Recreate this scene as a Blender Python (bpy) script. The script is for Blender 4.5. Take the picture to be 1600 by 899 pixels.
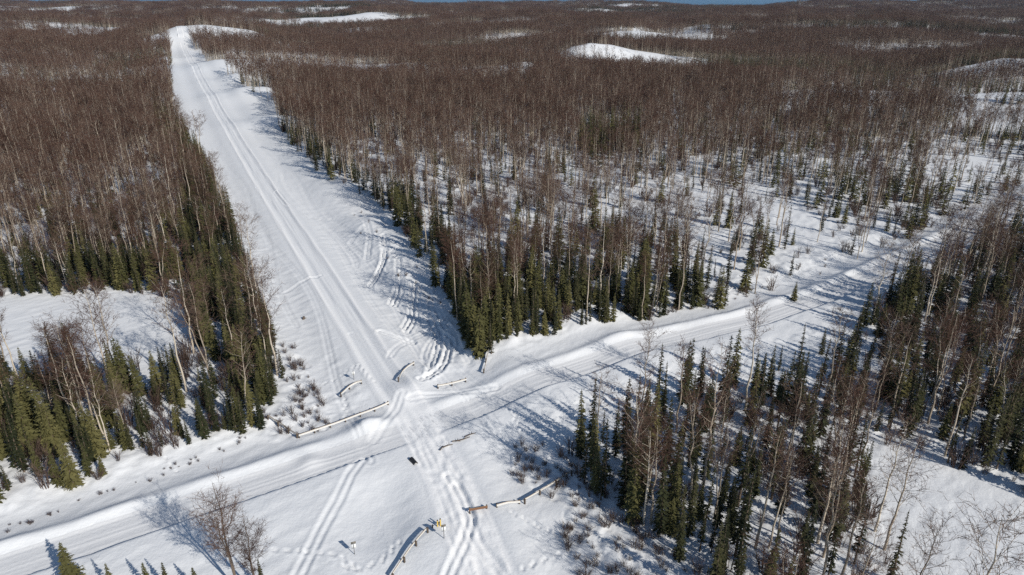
import bpy, math, random
import numpy as np
from mathutils import Vector

sc = bpy.context.scene
for o in list(bpy.data.objects):
    bpy.data.objects.remove(o)
col = sc.collection
R = math.radians

# ------------------------------------------------------------------ camera
CAM_H = 60.0
PITCH = R(22.96)
FPX = 1081.0                                   # focal length in 1600-wide pixels
cam_d = bpy.data.cameras.new("camera")
cam = bpy.data.objects.new("camera", cam_d)
col.objects.link(cam)
cam_d.sensor_width = 36.0
cam_d.lens = 36.0 * FPX / 1600.0
cam_d.clip_start = 1.0
cam_d.clip_end = 120000.0
cam.location = (0, 0, CAM_H)
cam.rotation_euler = (math.pi / 2 - PITCH, 0, 0)
sc.camera = cam

# ------------------------------------------------------------------ sky, sun, exposure
SUN_EL = R(31.0)
SUN_AZ = R(134.0)                              # clockwise from +Y: behind the camera, to its right
world = bpy.data.worlds.new("World")
sc.world = world
world.use_nodes = True
wn = world.node_tree
wn.nodes.clear()
sky = wn.nodes.new("ShaderNodeTexSky")
sky.sky_type = 'NISHITA'
sky.sun_disc = False
sky.sun_elevation = SUN_EL
sky.sun_rotation = SUN_AZ
sky.air_density = 1.0
sky.dust_density = 0.0
sky.ozone_density = 2.0
bg = wn.nodes.new("ShaderNodeBackground")
bg.inputs["Strength"].default_value = 0.085
wo = wn.nodes.new("ShaderNodeOutputWorld")
wn.links.new(sky.outputs[0], bg.inputs[0])
wn.links.new(bg.outputs[0], wo.inputs[0])

sun_d = bpy.data.lights.new("sun", 'SUN')
sun_d.energy = 4.4
sun_d.angle = R(0.53)
sun_d.color = (1.0, 0.955, 0.88)
sun = bpy.data.objects.new("sun", sun_d)
col.objects.link(sun)
to_sun = Vector((math.sin(SUN_AZ) * math.cos(SUN_EL), math.cos(SUN_AZ) * math.cos(SUN_EL), math.sin(SUN_EL)))
sun.rotation_euler = to_sun.to_track_quat('Z', 'Y').to_euler()
sun.location = to_sun * 300

vs = sc.view_settings
vs.view_transform = 'Standard'
vs.look = 'None'
vs.exposure = 0.0
vs.gamma = 1.0
vs.use_curve_mapping = False
sc.render.engine = 'CYCLES'
cy = sc.cycles
cy.max_bounces = 4
cy.diffuse_bounces = 2
cy.glossy_bounces = 1
cy.transmission_bounces = 1
cy.volume_bounces = 0
cy.transparent_max_bounces = 4
cy.caustics_reflective = False
cy.caustics_refractive = False
cy.use_denoising = False
cy.use_adaptive_sampling = False

# ------------------------------------------------------------------ helpers: ground points, noise, lines
def g(px, py):
    """ground point (z = 0) seen at a pixel of the 1600 x 899 photograph"""
    u = (px - 800) / FPX
    v = (py - 449.5) / FPX
    fw = math.cos(PITCH) - v * math.sin(PITCH)
    dn = math.sin(PITCH) + v * math.cos(PITCH)
    return (u * CAM_H / dn, fw * CAM_H / dn)

def G(pts):
    return [g(*p) for p in pts]

def to_px(X, Y):
    """photograph pixel of ground points"""
    c, s = math.cos(PITCH), math.sin(PITCH)
    zc = np.maximum(Y * c + CAM_H * s, 1.0)
    yc = -Y * s + CAM_H * c
    return 800 + FPX * X / zc, 449.5 + FPX * yc / zc

def hash2(ix, iy, seed):
    n = (ix.astype(np.int64) * 374761393 + iy.astype(np.int64) * 668265263 + seed * 1442695041) & 0x7fffffff
    n = ((n ^ (n >> 13)) * 1274126177) & 0x7fffffff
    n = (n ^ (n >> 16)) & 0xffff
    return n / 65535.0

def noise(x, y, seed=0):
    ix, iy = np.floor(x), np.floor(y)
    fx, fy = x - ix, y - iy
    fx = fx * fx * fx * (fx * (fx * 6 - 15) + 10)
    fy = fy * fy * fy * (fy * (fy * 6 - 15) + 10)
    a, b = hash2(ix, iy, seed), hash2(ix + 1, iy, seed)
    c, d = hash2(ix, iy + 1, seed), hash2(ix + 1, iy + 1, seed)
    return (a + (b - a) * fx) * (1 - fy) + (c + (d - c) * fx) * fy

def fbm(x, y, seed=0, oct=3):
    t, a, s = 0, 0.5, 0
    for k in range(oct):
        t = t + a * noise(x * 2 ** k + 17.3 * k, y * 2 ** k - 9.1 * k, seed + k)
        s += a
        a *= 0.5
    return t / s                                 # 0..1

def sstep(x, a, b):
    t = np.clip((x - a) / (b - a), 0, 1)
    return t * t * (3 - 2 * t)

def bump(x, c, w):
    return np.exp(-((x - c) / w) ** 2)

def pl_dist(X, Y, P):
    """signed distance to a polyline (left positive) and arc length at the nearest point"""
    best = np.full(X.shape, 1e18)
    sd = np.zeros(X.shape)
    ss = np.zeros(X.shape)
    s0 = 0.0
    for (ax, ay), (bx, by) in zip(P[:-1], P[1:]):
        dx, dy = bx - ax, by - ay
        L = math.hypot(dx, dy)
        t = np.clip(((X - ax) * dx + (Y - ay) * dy) / (L * L), 0, 1)
        qx, qy = X - ax - t * dx, Y - ay - t * dy
        d2 = qx * qx + qy * qy
        cr = dx * (Y - ay) - dy * (X - ax)
        m = d2 < best
        best = np.where(m, d2, best)
        sd = np.where(m, np.sign(cr) * np.sqrt(d2), sd)
        ss = np.where(m, s0 + t * L, ss)
        s0 += L
    return sd, ss

def inside(X, Y, P):
    c = np.zeros(X.shape, bool)
    n = len(P)
    for i in range(n):
        x1, y1 = P[i]
        x2, y2 = P[(i + 1) % n]
        if y1 == y2:
            continue
        m = ((y1 > Y) != (y2 > Y)) & (X < (x2 - x1) * (Y - y1) / (y2 - y1) + x1)
        c ^= m
    return c

# ------------------------------------------------------------------ layout lines (on the ground, metres)
ROAD = [(-180, -18), (-52.2, 60.0), (-21.4, 79.2), (-7.3, 88.7), (22.7, 107.7), (50.3, 122.6), (69, 134.5),
        (95, 154), (120, 174), (166, 212), (240, 275), (420, 420)]          # southern edge of the ploughed road
ROAD_W = 5.2
TRAIL = [(6, 25), (-2.9, 58.9), (-8.6, 75.5), (-14.6, 89.5), (-21.8, 103.0), (-34.0, 128.2), (-55.4, 171.8),
         (-93.8, 249.8), (-157.7, 381.6), (-301.8, 683.1), (-455, 1005), (-520, 1120)]
TRAIL_W = 3.6                                                               # half width
CORR = G([(268, 62), (270, 120), (272, 180), (318, 250), (358, 330), (390, 420), (425, 520), (447, 600), (405, 668)]) \
    + [(-20, 95)] + G([(745, 572), (690, 470), (640, 390), (585, 322), (520, 292), (470, 245), (432, 200),
                       (432, 165), (385, 152), (372, 128), (326, 104), (318, 92), (300, 76), (290, 60), (322, 42), (312, 38), (280, 52)])
BOG = G([(-260, 470), (0, 468), (120, 462), (240, 462), (285, 480), (300, 520), (285, 575), (200, 585), (60, 590), (-300, 600)])
FORE = [(-180, -40), (-180, -18), (-52.2, 60.0), (-7.3, 88.7), (22.7, 107.7), (32, 111)] + \
    G([(930, 612), (868, 650), (880, 700), (900, 750), (960, 800), (1060, 880), (1120, 960)]) + [(18, 20), (0, -40)]
RCLEAR = G([(1372, 700), (1450, 715), (1600, 775), (1800, 860), (1800, 1000), (1400, 1000), (1385, 860), (1365, 770)])
OPEN_R = G([(1040, 330), (1120, 290), (1260, 285), (1330, 385), (1290, 440), (1150, 470), (1090, 420)])
MEADOW = G([(1470, 168), (1800, 150), (1800, 215), (1560, 205), (1500, 195)])
BELTS = [G(p) for p in [
    [(-60, 34), (330, 34), (330, 50), (-60, 54)], [(470, 30), (700, 26), (700, 46), (480, 50)], [(1000, 98), (1190, 92), (1190, 118), (1000, 120)],
    [(640, 128), (830, 116), (840, 132), (640, 146)], [(1330, 150), (1500, 138), (1640, 128), (1640, 152), (1340, 172)],
    [(150, 95), (300, 90), (290, 112), (150, 118)], [(900, 60), (1010, 56), (1010, 70), (900, 74)], [(900, 210), (1010, 200), (1000, 240), (910, 245)]]]
GAPS = [(G(p), f) for p, f in [
    ([(290, 60), (300, 44), (330, 24), (350, 26), (322, 46), (305, 62)], 0.04), ([(345, 28), (520, 25), (520, 31), (345, 36)], 0.12),
    ([(1190, 128), (1320, 116), (1420, 132), (1440, 170), (1330, 178), (1200, 165)], 0.3),
    ([(985, 46), (1110, 42), (1110, 56), (990, 60)], 0.12), ([(1190, 33), (1290, 33), (1290, 38), (1190, 38)], 0.1),
    ([(1380, 150), (1480, 158), (1480, 176), (1380, 172)], 0.25), ([(640, 190), (720, 185), (730, 200), (640, 205)], 0.3),
    ([(1430, 215), (1620, 215), (1620, 330), (1480, 300)], 0.45), ([(790, 320), (990, 300), (1000, 345), (800, 370)], 0.55),
    ([(1050, 90), (1090, 90), (1090, 97), (1050, 97)], 0.1)]]
SHRUB1 = G([(425, 530), (465, 545), (490, 600), (520, 640), (510, 670), (420, 690), (405, 670), (455, 620)])
SHRUB2 = G([(800, 690), (880, 700), (905, 745), (970, 800), (1090, 899), (1090, 960), (930, 960), (880, 840), (880, 790), (800, 740)])

# humps of bare snow: x, y, rx, ry, height
HUMPS = [(-292, 755, 26, 20, 8), (-205, 545, 17, 14, 5), (-338, 705, 12, 26, 4), (-375, 965, 95, 60, 24), (-250, 640, 34, 40, 7), (-165, 455, 26, 26, 5), (-118, 352, 20, 18, 3.2),
         (-432, 890, 30, 60, 10), (84, 800, 45, 24, 12), (150, 795, 60, 16, 6), (14, 640, 24, 14, 6),
         (238, 492, 60, 26, 6), (330, 470, 60, 24, 6), (190, 1150, 140, 40, 10), (420, 640, 70, 30, 9),
         (-330, 1900, 120, 60, 12), (900, 2500, 400, 200, 10), (1900, 3200, 700, 260, 20), (2900, 4000, 800, 300, 26),
         (-1500, 2900, 900, 300, 34)]
# tracks left in the snow: pixel polylines, half gauge, rut depth
def Z5(pts):
    return [(530 + x / 2.963, 300 + y / 2.963) for x, y in pts]
TRACKS = [(G(p), gg, dd) for p, gg, dd in [
    ([(566, 722), (548, 745), (528, 785), (500, 835), (465, 905)], 0.5, 0.13),
    ([(641, 626), (680, 619), (740, 615), (775, 612)], 0.5, 0.16),
    ([(583, 690), (600, 665), (618, 640), (628, 620)], 0.5, 0.12),
    ([(700, 745), (722, 775), (735, 810), (725, 850), (700, 905)], 0.45, 0.2),
    ([(712, 760), (728, 800), (745, 850), (790, 905)], 0.5, 0.14),
    ([(432, 300), (448, 320), (480, 338), (540, 345)], 0.5, 0.14),
    ([(445, 455), (475, 440), (500, 432)], 0.25, 0.14),
    ([(430, 545), (470, 562), (480, 570)], 0.25, 0.14)] +
    [(Z5(q), 0.45, 0.28) for q in [
        [(70, 110), (125, 160), (145, 230), (130, 310)], [(100, 100), (180, 130), (230, 190)],
        [(205, 230), (212, 330), (160, 410)], [(225, 260), (200, 350), (140, 430)],
        [(275, 335), (275, 430), (240, 510)], [(290, 390), (285, 470), (255, 520)],
        [(345, 440), (335, 560), (300, 620)], [(365, 450), (350, 580), (310, 640)],
        [(415, 580), (465, 670), (440, 780), (420, 850)], [(440, 640), (515, 700), (490, 800), (410, 870)],
        [(465, 690), (505, 740), (470, 830), (380, 880)], [(190, 650), (260, 670), (340, 690)]]]]
_rt = random.Random(3)
for off, s0, s1 in ((-7, 60, 250), (-10, 75, 300), (-13, 70, 190), (-16, 80, 150), (7, 60, 320), (9.5, 110, 260), (-19, 85, 140), (12, 130, 330), (-9, 150, 420)):
    ph, pts = _rt.uniform(0, 6), []
    for q in np.arange(s0, s1, 5.0):
        acc = 0.0
        for a_, b_ in zip(TRAIL[:-1], TRAIL[1:]):
            L_ = math.hypot(b_[0] - a_[0], b_[1] - a_[1])
            if acc + L_ >= q:
                ux, uy = (b_[0] - a_[0]) / L_, (b_[1] - a_[1]) / L_
                o_ = off + 1.6 * math.sin(q / 17 + ph) + 1.1 * math.sin(q / 41 + 2 * ph)
                pts.append((a_[0] + ux * (q - acc) - uy * o_, a_[1] + uy * (q - acc) + ux * o_))
                break
            acc += L_
    TRACKS.append((pts, 0.35, 0.10))
for _ in range(17):                              # loops and arcs ridden over the drifted bank
    x_, y_ = _rt.choice([g(_rt.uniform(585, 690), _rt.uniform(400, 560)), g(_rt.uniform(540, 640), _rt.uniform(320, 420)), g(_rt.uniform(640, 735), _rt.uniform(520, 600))])
    an_, cv_ = _rt.uniform(1.2, 2.3), _rt.uniform(-0.09, 0.09)
    pts = []
    for k_ in range(_rt.randint(8, 18)):
        pts.append((x_, y_))
        x_, y_, an_ = x_ + 1.3 * math.cos(an_), y_ + 1.3 * math.sin(an_), an_ + cv_ * 1.3
    TRACKS.append((pts, 0.42, _rt.uniform(0.08, 0.17)))
STEPS = [G(p) for p in [
    [(790, 640), (803, 655), (815, 682)], [(793, 800), (830, 815), (860, 828), (892, 842)], [(893, 855), (850, 872), (815, 893)],
    [(400, 860), (470, 864), (530, 870), (560, 892)], [(625, 845), (600, 875), (560, 892), (530, 885)],
    [(537, 618), (540, 640), (538, 655)], [(500, 598), (535, 585), (558, 572), (585, 600)], [(240, 700), (262, 722), (275, 735)]]]

def hills(X, Y):
    r = np.hypot(X, Y)
    dt, s = pl_dist(X, Y, TRAIL)
    near = sstep(r, 230, 900) * sstep(np.abs(dt), 14, 110)
    h = near * (40 * (fbm(X / 330, Y / 330, 3, 2) - 0.5) + 14 * (noise(X / 90, Y / 90, 9) - 0.5))
    h = h + sstep(r, 900, 2600) * (44 * (fbm(X / 1500, Y / 1500, 21, 3) - 0.60))
    for (cx, cyy, rx, ry, hh) in HUMPS:
        h = h + hh * np.exp(-((X - cx) / rx) ** 2 - ((Y - cyy) / ry) ** 2) * (0.75 + 0.5 * fbm(X / (rx * 0.5), Y / (rx * 0.5), 15, 2))
    # the lowland and the frozen inlet beyond the hills
    fall = sstep(Y + 0.25 * X, 4300, 6200)
    h = h * (1 - fall) - 55 * fall
    return h

def height(X, Y, fine=True):
    X = np.asarray(X, float)
    Y = np.asarray(Y, float)
    r = np.hypot(X, Y)
    d, s = pl_dist(X, Y, ROAD)
    dt, st = pl_dist(X, Y, TRAIL)
    at = np.abs(dt)
    h = hills(X, Y)
    h = h + 0.5 * (fbm(X / 28, Y / 28, 5, 2) - 0.5) * sstep(at, 4, 12) * sstep(np.abs(d - 4), 6, 14)
    # --- the cleared strip: embankment of the trail and the drifted bank on its right side
    far_t = 1 - sstep(st, 900, 1100)
    bank = sstep(-dt, 8, 24) * sstep(st, 48, 75) * (1 - sstep(st, 230, 320))
    h = h + bank * (1.7 + 2.4 * (fbm(X / 15, Y / 15, 31, 2) - 0.5)) * (1 - sstep(-dt, 45, 75))
    h = h - 0.75 * far_t * sstep(at, 3.6, 9) * (1 - sstep(at, 10, 17)) * sstep(np.abs(d - 4), 6, 14)
    for (cx, cyy, rr, hh) in ((g(575, 668) + (2.3, 1.1)), (g(484, 722) + (1.6, 0.5)), (g(640, 612) + (3.5, 0.9)),
                              (g(690, 585) + (5.0, 0.8)), (g(640, 870) + (5.0, 0.7)), (g(840, 800) + (4.0, 0.35))):
        h = h + hh * np.exp(-((X - cx) ** 2 + (Y - cyy) ** 2) / rr ** 2)
    # --- the road: cut bank | lane | windrow | ditch | verge
    keep = 1 - 0.92 * np.exp(-(dt / 4.6) ** 2)                # the trail has flattened all of it where it crosses
    wob = 0.5 * (noise(s / 9, s * 0 + 0.5, 41) - 0.5)
    prof = 0.50 * (1 - sstep(d + wob * 0.5, -0.45, 0.10)) * (1 - 0.5 * sstep(-d, 2, 14))
    crest = 0.48 + 0.45 * (noise(s / 6, s * 0, 43) - 0.4)
    prof = prof + crest * bump(d + wob, ROAD_W + 1.6, 1.25) - 0.42 * bump(d, 12.0, 3.0) + 0.35 * sstep(d, 14, 18)
    near_road = 1 - sstep(s, 330, 420)
    h = h + prof * keep * near_road
    if not fine:
        return h
    # --- tracks, ruts and wind texture
    lane = sstep(d, 0.1, 0.6) * (1 - sstep(d, ROAD_W - 0.3, ROAD_W + 0.5)) * near_road
    h = h + lane * 0.07 * (noise(d * 2.6, s / 14, 51) - 0.5) * keep
    bed = (1 - sstep(at, 2.9, 4.2)) * far_t
    ridge = (bump(at, 2.75, 0.65) * 0.26 + bump(at, 0.4, 0.35) * 0.07 - 0.10 * bump(at, 1.5, 0.7)) * far_t * sstep(st, 62, 85)
    h = h + ridge + bed * 0.16 * (noise(dt * 1.7, st / 11, 53) - 0.5)
    churn = (1 - sstep(at, 2.2, 3.6)) * (1 - sstep(st, 62, 72))
    h = h + churn * (0.34 * (fbm(dt * 2.0, st / 4.5, 55, 3) - 0.5) + 0.14 * (noise(X / 0.8, Y / 0.8, 56) - 0.5))
    m = r < 330
    rough = np.zeros(X.shape)
    rough = np.maximum(rough, sstep(d, 12.5, 15) * (1 - sstep(d, 19, 24)) * near_road)
    for P in (SHRUB1, SHRUB2):
        rough = np.maximum(rough, inside(X, Y, P) * 1.4)
    rough = np.maximum(rough, inside(X, Y, CORR) * (0.22 + 0.5 * sstep(at, 8, 18)))
    forest = ~(inside(X, Y, CORR) | inside(X, Y, FORE) | inside(X, Y, BOG) | inside(X, Y, RCLEAR) | ((d > -6) & (d < 16)))
    rough = np.where(forest, np.maximum(rough, 0.8), rough)
    h = h + m * rough * 0.42 * (fbm(X / 1.5, Y / 1.5, 61, 2) - 0.5) * sstep(at, 4, 6)
    h = h + m * 0.16 * (fbm((X + Y) / 4.5, (X - Y) / 1.9, 63, 3) - 0.5) * sstep(at, 3, 6) * (1 - lane)
    for P, gg, dd in TRACKS:
        xs = [q[0] for q in P]
        ys = [q[1] for q in P]
        k = (X > min(xs) - 3) & (X < max(xs) + 3) & (Y > min(ys) - 3) & (Y < max(ys) + 3)
        if k.any():
            a = np.abs(pl_dist(X[k], Y[k], P)[0])
            h[k] += -dd * bump(a, gg, 0.28) + 0.45 * dd * bump(a, gg + 0.55, 0.25) + 0.2 * dd * bump(a, 0, 0.25)
    for P in STEPS:
        for (ax, ay), (bx, by) in zip(P[:-1], P[1:]):
            n = max(2, int(math.hypot(bx - ax, by - ay) / 0.75))
            for i in range(n):
                t = (i + 0.5) / n
                qx = ax + (bx - ax) * t + 0.18 * (-1) ** i
                qy = ay + (by - ay) * t
                k = (np.abs(X - qx) < 0.8) & (np.abs(Y - qy) < 0.8)
                if k.any():
                    rr = np.hypot(X[k] - qx, Y[k] - qy)
                    h[k] += -0.22 * np.exp(-(rr / 0.22) ** 2) + 0.05 * np.exp(-((rr - 0.45) / 0.18) ** 2)
    return h

# ------------------------------------------------------------------ materials
def material(name):
    m = bpy.data.materials.new(name)
    m.use_nodes = True
    nt = m.node_tree
    b = nt.nodes["Principled BSDF"]
    return m, nt, b

def nd(nt, typ, **kw):
    n = nt.nodes.new(typ)
    for k, v in kw.items():
        if k in n.inputs:
            n.inputs[k].default_value = v
        else:
            setattr(n, k, v)
    return n

def snow_material(name, c0, c1, streak=None):
    m, nt, b = material(name)
    geo = nd(nt, "ShaderNodeNewGeometry")
    n1 = nd(nt, "ShaderNodeTexNoise", Scale=0.35, Detail=5.0)
    n2 = nd(nt, "ShaderNodeTexNoise", Scale=2.2, Detail=6.0, Roughness=0.65)
    nt.links.new(geo.outputs["Position"], n1.inputs["Vector"])
    nt.links.new(geo.outputs["Position"], n2.inputs["Vector"])
    mix = nd(nt, "ShaderNodeMix", data_type='RGBA')
    mix.inputs["A"].default_value = c0 + (1,)
    mix.inputs["B"].default_value = c1 + (1,)
    nt.links.new(n1.outputs["Fac"], mix.inputs["Factor"])
    res = mix.outputs["Result"]
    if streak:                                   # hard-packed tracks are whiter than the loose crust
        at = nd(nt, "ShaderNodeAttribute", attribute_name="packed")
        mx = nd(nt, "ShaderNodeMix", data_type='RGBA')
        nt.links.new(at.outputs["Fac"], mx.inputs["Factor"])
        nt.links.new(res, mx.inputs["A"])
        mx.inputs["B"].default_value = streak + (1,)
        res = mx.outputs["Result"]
    nt.links.new(res, b.inputs["Base Color"])
    bp = nd(nt, "ShaderNodeBump", Strength=0.55, Distance=0.12)
    nt.links.new(n2.outputs["Fac"], bp.inputs["Height"])
    nt.links.new(bp.outputs["Normal"], b.inputs["Normal"])
    b.inputs["Roughness"].default_value = 0.75
    b.inputs["Specular IOR Level"].default_value = 0.25
    return m

M = {}
M['snow'] = snow_material("snow", (0.72, 0.73, 0.74), (0.81, 0.81, 0.805))
M['road_snow'] = snow_material("packed_road_snow", (0.69, 0.69, 0.69), (0.77, 0.765, 0.76))
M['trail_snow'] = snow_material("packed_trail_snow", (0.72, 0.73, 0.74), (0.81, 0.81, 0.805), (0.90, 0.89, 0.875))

def random_colour(name, stops, rough=0.8, scale=None):
    """colour differs from tree to tree and, finely, along each one"""
    m, nt, b = material(name)
    oi = nd(nt, "ShaderNodeObjectInfo")
    geo = nd(nt, "ShaderNodeNewGeometry")
    tx = nd(nt, "ShaderNodeTexNoise", Scale=scale or 1.2, Detail=2.0)
    nt.links.new(geo.outputs["Position"], tx.inputs["Vector"])
    ad = nd(nt, "ShaderNodeMath", operation='MULTIPLY_ADD')
    nt.links.new(tx.outputs["Fac"], ad.inputs[0])
    ad.inputs[1].default_value = 0.7
    sb = nd(nt, "ShaderNodeMath", operation='MULTIPLY_ADD')
    nt.links.new(oi.outputs["Random"], sb.inputs[0])
    sb.inputs[1].default_value = 0.75
    sb.inputs[2].default_value = -0.22
    nt.links.new(sb.outputs[0], ad.inputs[2])
    cr = nd(nt, "ShaderNodeValToRGB")
    el = cr.color_ramp.elements
    el[0].position, el[0].color = 0.0, stops[0] + (1,)
    el[1].position, el[1].color = 1.0, stops[-1] + (1,)
    for i, c in enumerate(stops[1:-1]):
        e = el.new((i + 1) / (len(stops) - 1))
        e.color = c + (1,)
    nt.links.new(ad.outputs[0], cr.inputs[0])
    nt.links.new(cr.outputs[0], b.inputs["Base Color"])
    b.inputs["Roughness"].default_value = rough
    b.inputs["Specular IOR Level"].default_value = 0.2
    return m

M['needles'] = random_colour("spruce_needles", [(0.055, 0.058, 0.022), (0.105, 0.100, 0.038), (0.165, 0.148, 0.058)], 0.7)
M['dark_needles'] = random_colour("black_spruce_needles", [(0.022, 0.027, 0.013), (0.040, 0.044, 0.019), (0.070, 0.066, 0.028)], 0.7)
M['spruce_bark'] = random_colour("spruce_bark", [(0.10, 0.075, 0.055), (0.16, 0.12, 0.09)])
M['birch_bark'] = random_colour("birch_bark", [(0.22, 0.175, 0.13), (0.43, 0.36, 0.28), (0.62, 0.55, 0.45)], 0.7, 3.0)
M['birch_bark_dark'] = random_colour("dark_birch_bark", [(0.10, 0.075, 0.06), (0.17, 0.13, 0.10), (0.26, 0.21, 0.165)], 0.7, 3.0)
M['twigs'] = random_colour("birch_twigs", [(0.046, 0.026, 0.020), (0.094, 0.050, 0.035), (0.160, 0.112, 0.085)])
M['shrub'] = random_colour("willow_twigs", [(0.055, 0.035, 0.029), (0.095, 0.062, 0.048), (0.14, 0.10, 0.078)])

def plain(name, c, rough=0.6, metal=0.0, nscale=6.0, var=0.25):
    m, nt, b = material(name)
    tx = nd(nt, "ShaderNodeTexNoise", Scale=nscale, Detail=4.0)
    tc = nd(nt, "ShaderNodeTexCoord")
    nt.links.new(tc.outputs["Object"], tx.inputs["Vector"])
    mix = nd(nt, "ShaderNodeMix", data_type='RGBA')
    mix.inputs["A"].default_value = tuple(x * (1 - var) for x in c) + (1,)
    mix.inputs["B"].default_value = tuple(min(1, x * (1 + var)) for x in c) + (1,)
    nt.links.new(tx.outputs["Fac"], mix.inputs["Factor"])
    nt.links.new(mix.outputs["Result"], b.inputs["Base Color"])
    b.inputs["Roughness"].default_value = rough
    b.inputs["Metallic"].default_value = metal
    return m

M['galv'] = plain("weathered_galvanised_steel", (0.60, 0.58, 0.545), 0.55, 0.0)
M['tan'] = plain("tan_weathered_timber", (0.24, 0.17, 0.10), 0.85)
M['post'] = plain("dark_timber_post", (0.10, 0.075, 0.055), 0.85)
M['rust'] = plain("rusty_steel", (0.20, 0.10, 0.055), 0.8)
M['sign_white'] = plain("white_sign_sheet", (0.80, 0.80, 0.78), 0.4, 0, 3, 0.06)
M['sign_top_shade'] = plain("painted_sign_top_shade", (0.17, 0.15, 0.12), 0.5, 0, 3, 0.1)  # grey-brown: shade on the sign's top edge, put into the colour
M['sign_post'] = plain("grey_steel_post", (0.16, 0.155, 0.15), 0.6)
M['yellow'] = plain("yellow_paint", (0.62, 0.42, 0.06), 0.5, 0, 5, 0.12)
M['black'] = plain("black_plastic", (0.02, 0.02, 0.022), 0.5)
M['log'] = plain("grey_brown_log", (0.11, 0.085, 0.065), 0.9)

# ------------------------------------------------------------------ mesh tools
def mesh_np(name, verts, faces4=None, faces3=None):
    me = bpy.data.meshes.new(name)
    v = np.asarray(verts, np.float32)
    me.vertices.add(len(v))
    me.vertices.foreach_set("co", v.ravel())
    parts, starts, tot = [], [], 0
    for f, k in ((faces4, 4), (faces3, 3)):
        if f is not None and len(f):
            f = np.asarray(f, np.int32)
            parts.append(f.ravel())
            starts.append(tot + np.arange(len(f)) * k)
            tot += len(f) * k
    li = np.concatenate(parts)
    ls = np.concatenate(starts).astype(np.int32)
    me.loops.add(len(li))
    me.loops.foreach_set("vertex_index", li)
    me.polygons.add(len(ls))
    me.polygons.foreach_set("loop_start", ls)
    me.update(calc_edges=True)
    me.validate()
    return me

class MB:
    def __init__(self):
        self.v, self.q, self.t = [], [], []
    def tri(self, a, b, c):
        n = len(self.v)
        self.v += [a, b, c]
        self.t.append((n, n + 1, n + 2))
    def quad(self, a, b, c, d):
        n = len(self.v)
        self.v += [a, b, c, d]
        self.q.append((n, n + 1, n + 2, n + 3))
    def path(self, pts, rad, sides=4, cap=True):
        base = len(self.v)
        for i, p in enumerate(pts):
            p = Vector(p)
            a = Vector(pts[max(i - 1, 0)])
            b = Vector(pts[min(i + 1, len(pts) - 1)])
            t = (b - a).normalized()
            u = t.cross(Vector((0.31, 0.17, 0.9) if abs(t.z) < 0.95 else (1, 0.1, 0))).normalized()
            w = t.cross(u)
            for k in range(sides):
                an = 2 * math.pi * k / sides
                self.v.append(tuple(p + (u * math.cos(an) + w * math.sin(an)) * rad[i]))
        for i in range(len(pts) - 1):
            for k in range(sides):
                k2 = (k + 1) % sides
                self.q.append((base + i * sides + k, base + i * sides + k2, base + (i + 1) * sides + k2, base + (i + 1) * sides + k))
        if cap:
            for e in (0, len(pts) - 1):
                n = len(self.v)
                self.v.append(tuple(pts[e]))
                for k in range(sides):
                    self.t.append((base + e * sides + k, base + e * sides + (k + 1) % sides, n))
    def box(self, c, sx, sy, sz, rz=0.0):
        ca, sa = math.cos(rz), math.sin(rz)
        n = len(self.v)
        for z in (-sz / 2, sz / 2):
            for (x, y) in ((-1, -1), (1, -1), (1, 1), (-1, 1)):
                x, y = x * sx / 2, y * sy / 2
                self.v.append((c[0] + x * ca - y * sa, c[1] + x * sa + y * ca, c[2] + z))
        for f in ((0, 3, 2, 1), (4, 5, 6, 7), (0, 1, 5, 4), (1, 2, 6, 5), (2, 3, 7, 6), (3, 0, 4, 7)):
            self.q.append(tuple(n + i for i in f))
    def mesh(self, name, mat=None):
        me = mesh_np(name, self.v, self.q, self.t)
        if mat:
            me.materials.append(mat)
        return me

def add(name, me, parent=None, label=None, cat=None, group=None, kind=None, loc=None):
    o = bpy.data.objects.new(name, me)
    col.objects.link(o)
    if parent:
        o.parent = parent
    if loc is not None:
        o.location = loc
    for k, v in (("label", label), ("category", cat), ("group", group), ("kind", kind)):
        if v:
            o[k] = v
    return o

def zat(x, y, fine=True):
    return float(height(np.array([x]), np.array([y]), fine)[0])

# ------------------------------------------------------------------ ground: one sheet from under the camera to the horizon
def build_ground():
    r = [2.0, 12, 22, 32, 38, 44, 48]
    while r[-1] < 175:
        r.append(r[-1] + 0.32)
    step = 0.34
    while r[-1] < 60000:
        step *= 1.022
        r.append(r[-1] + step)
    r = np.array(r)
    fine = np.arange(-47, 47.01, 0.125)
    left = np.arange(-180, -47, 4.0)
    right = np.arange(50, 180, 4.0)
    az = np.radians(np.concatenate([left, fine, right]))
    nr, na = len(r), len(az)
    A, RR = np.meshgrid(az, r)
    X, Y = (RR * np.sin(A)).ravel(), (RR * np.cos(A)).ravel()
    Z = np.empty(X.shape)
    n = RR.ravel() < 400
    Z[n] = height(X[n], Y[n])
    Z[~n] = height(X[~n], Y[~n], True)
    # the sheet dips a little under the road and trail surfaces that lie on it
    d, s = pl_dist(X, Y, ROAD)
    dt, st = pl_dist(X, Y, TRAIL)
    dip = ((d > 0.35) & (d < ROAD_W - 0.3) & (s < 430)) | ((np.abs(dt) < TRAIL_W - 0.35 - 0.002 * st) & (st < 1060))
    Z = Z - 0.14 * dip
    i = np.arange(nr - 1)[:, None] * na + np.arange(na)[None, :]
    j = np.arange(nr - 1)[:, None] * na + (np.arange(na)[None, :] + 1) % na
    F = np.stack([i, j, j + na, i + na], -1).reshape(-1, 4)[:, ::-1]
    me = mesh_np("ground", np.stack([X, Y, Z], 1), F)
    me.materials.append(M['snow'])
    me.polygons.foreach_set("use_smooth", np.ones(len(me.polygons), bool))
    add("ground", me, kind="structure")

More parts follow.
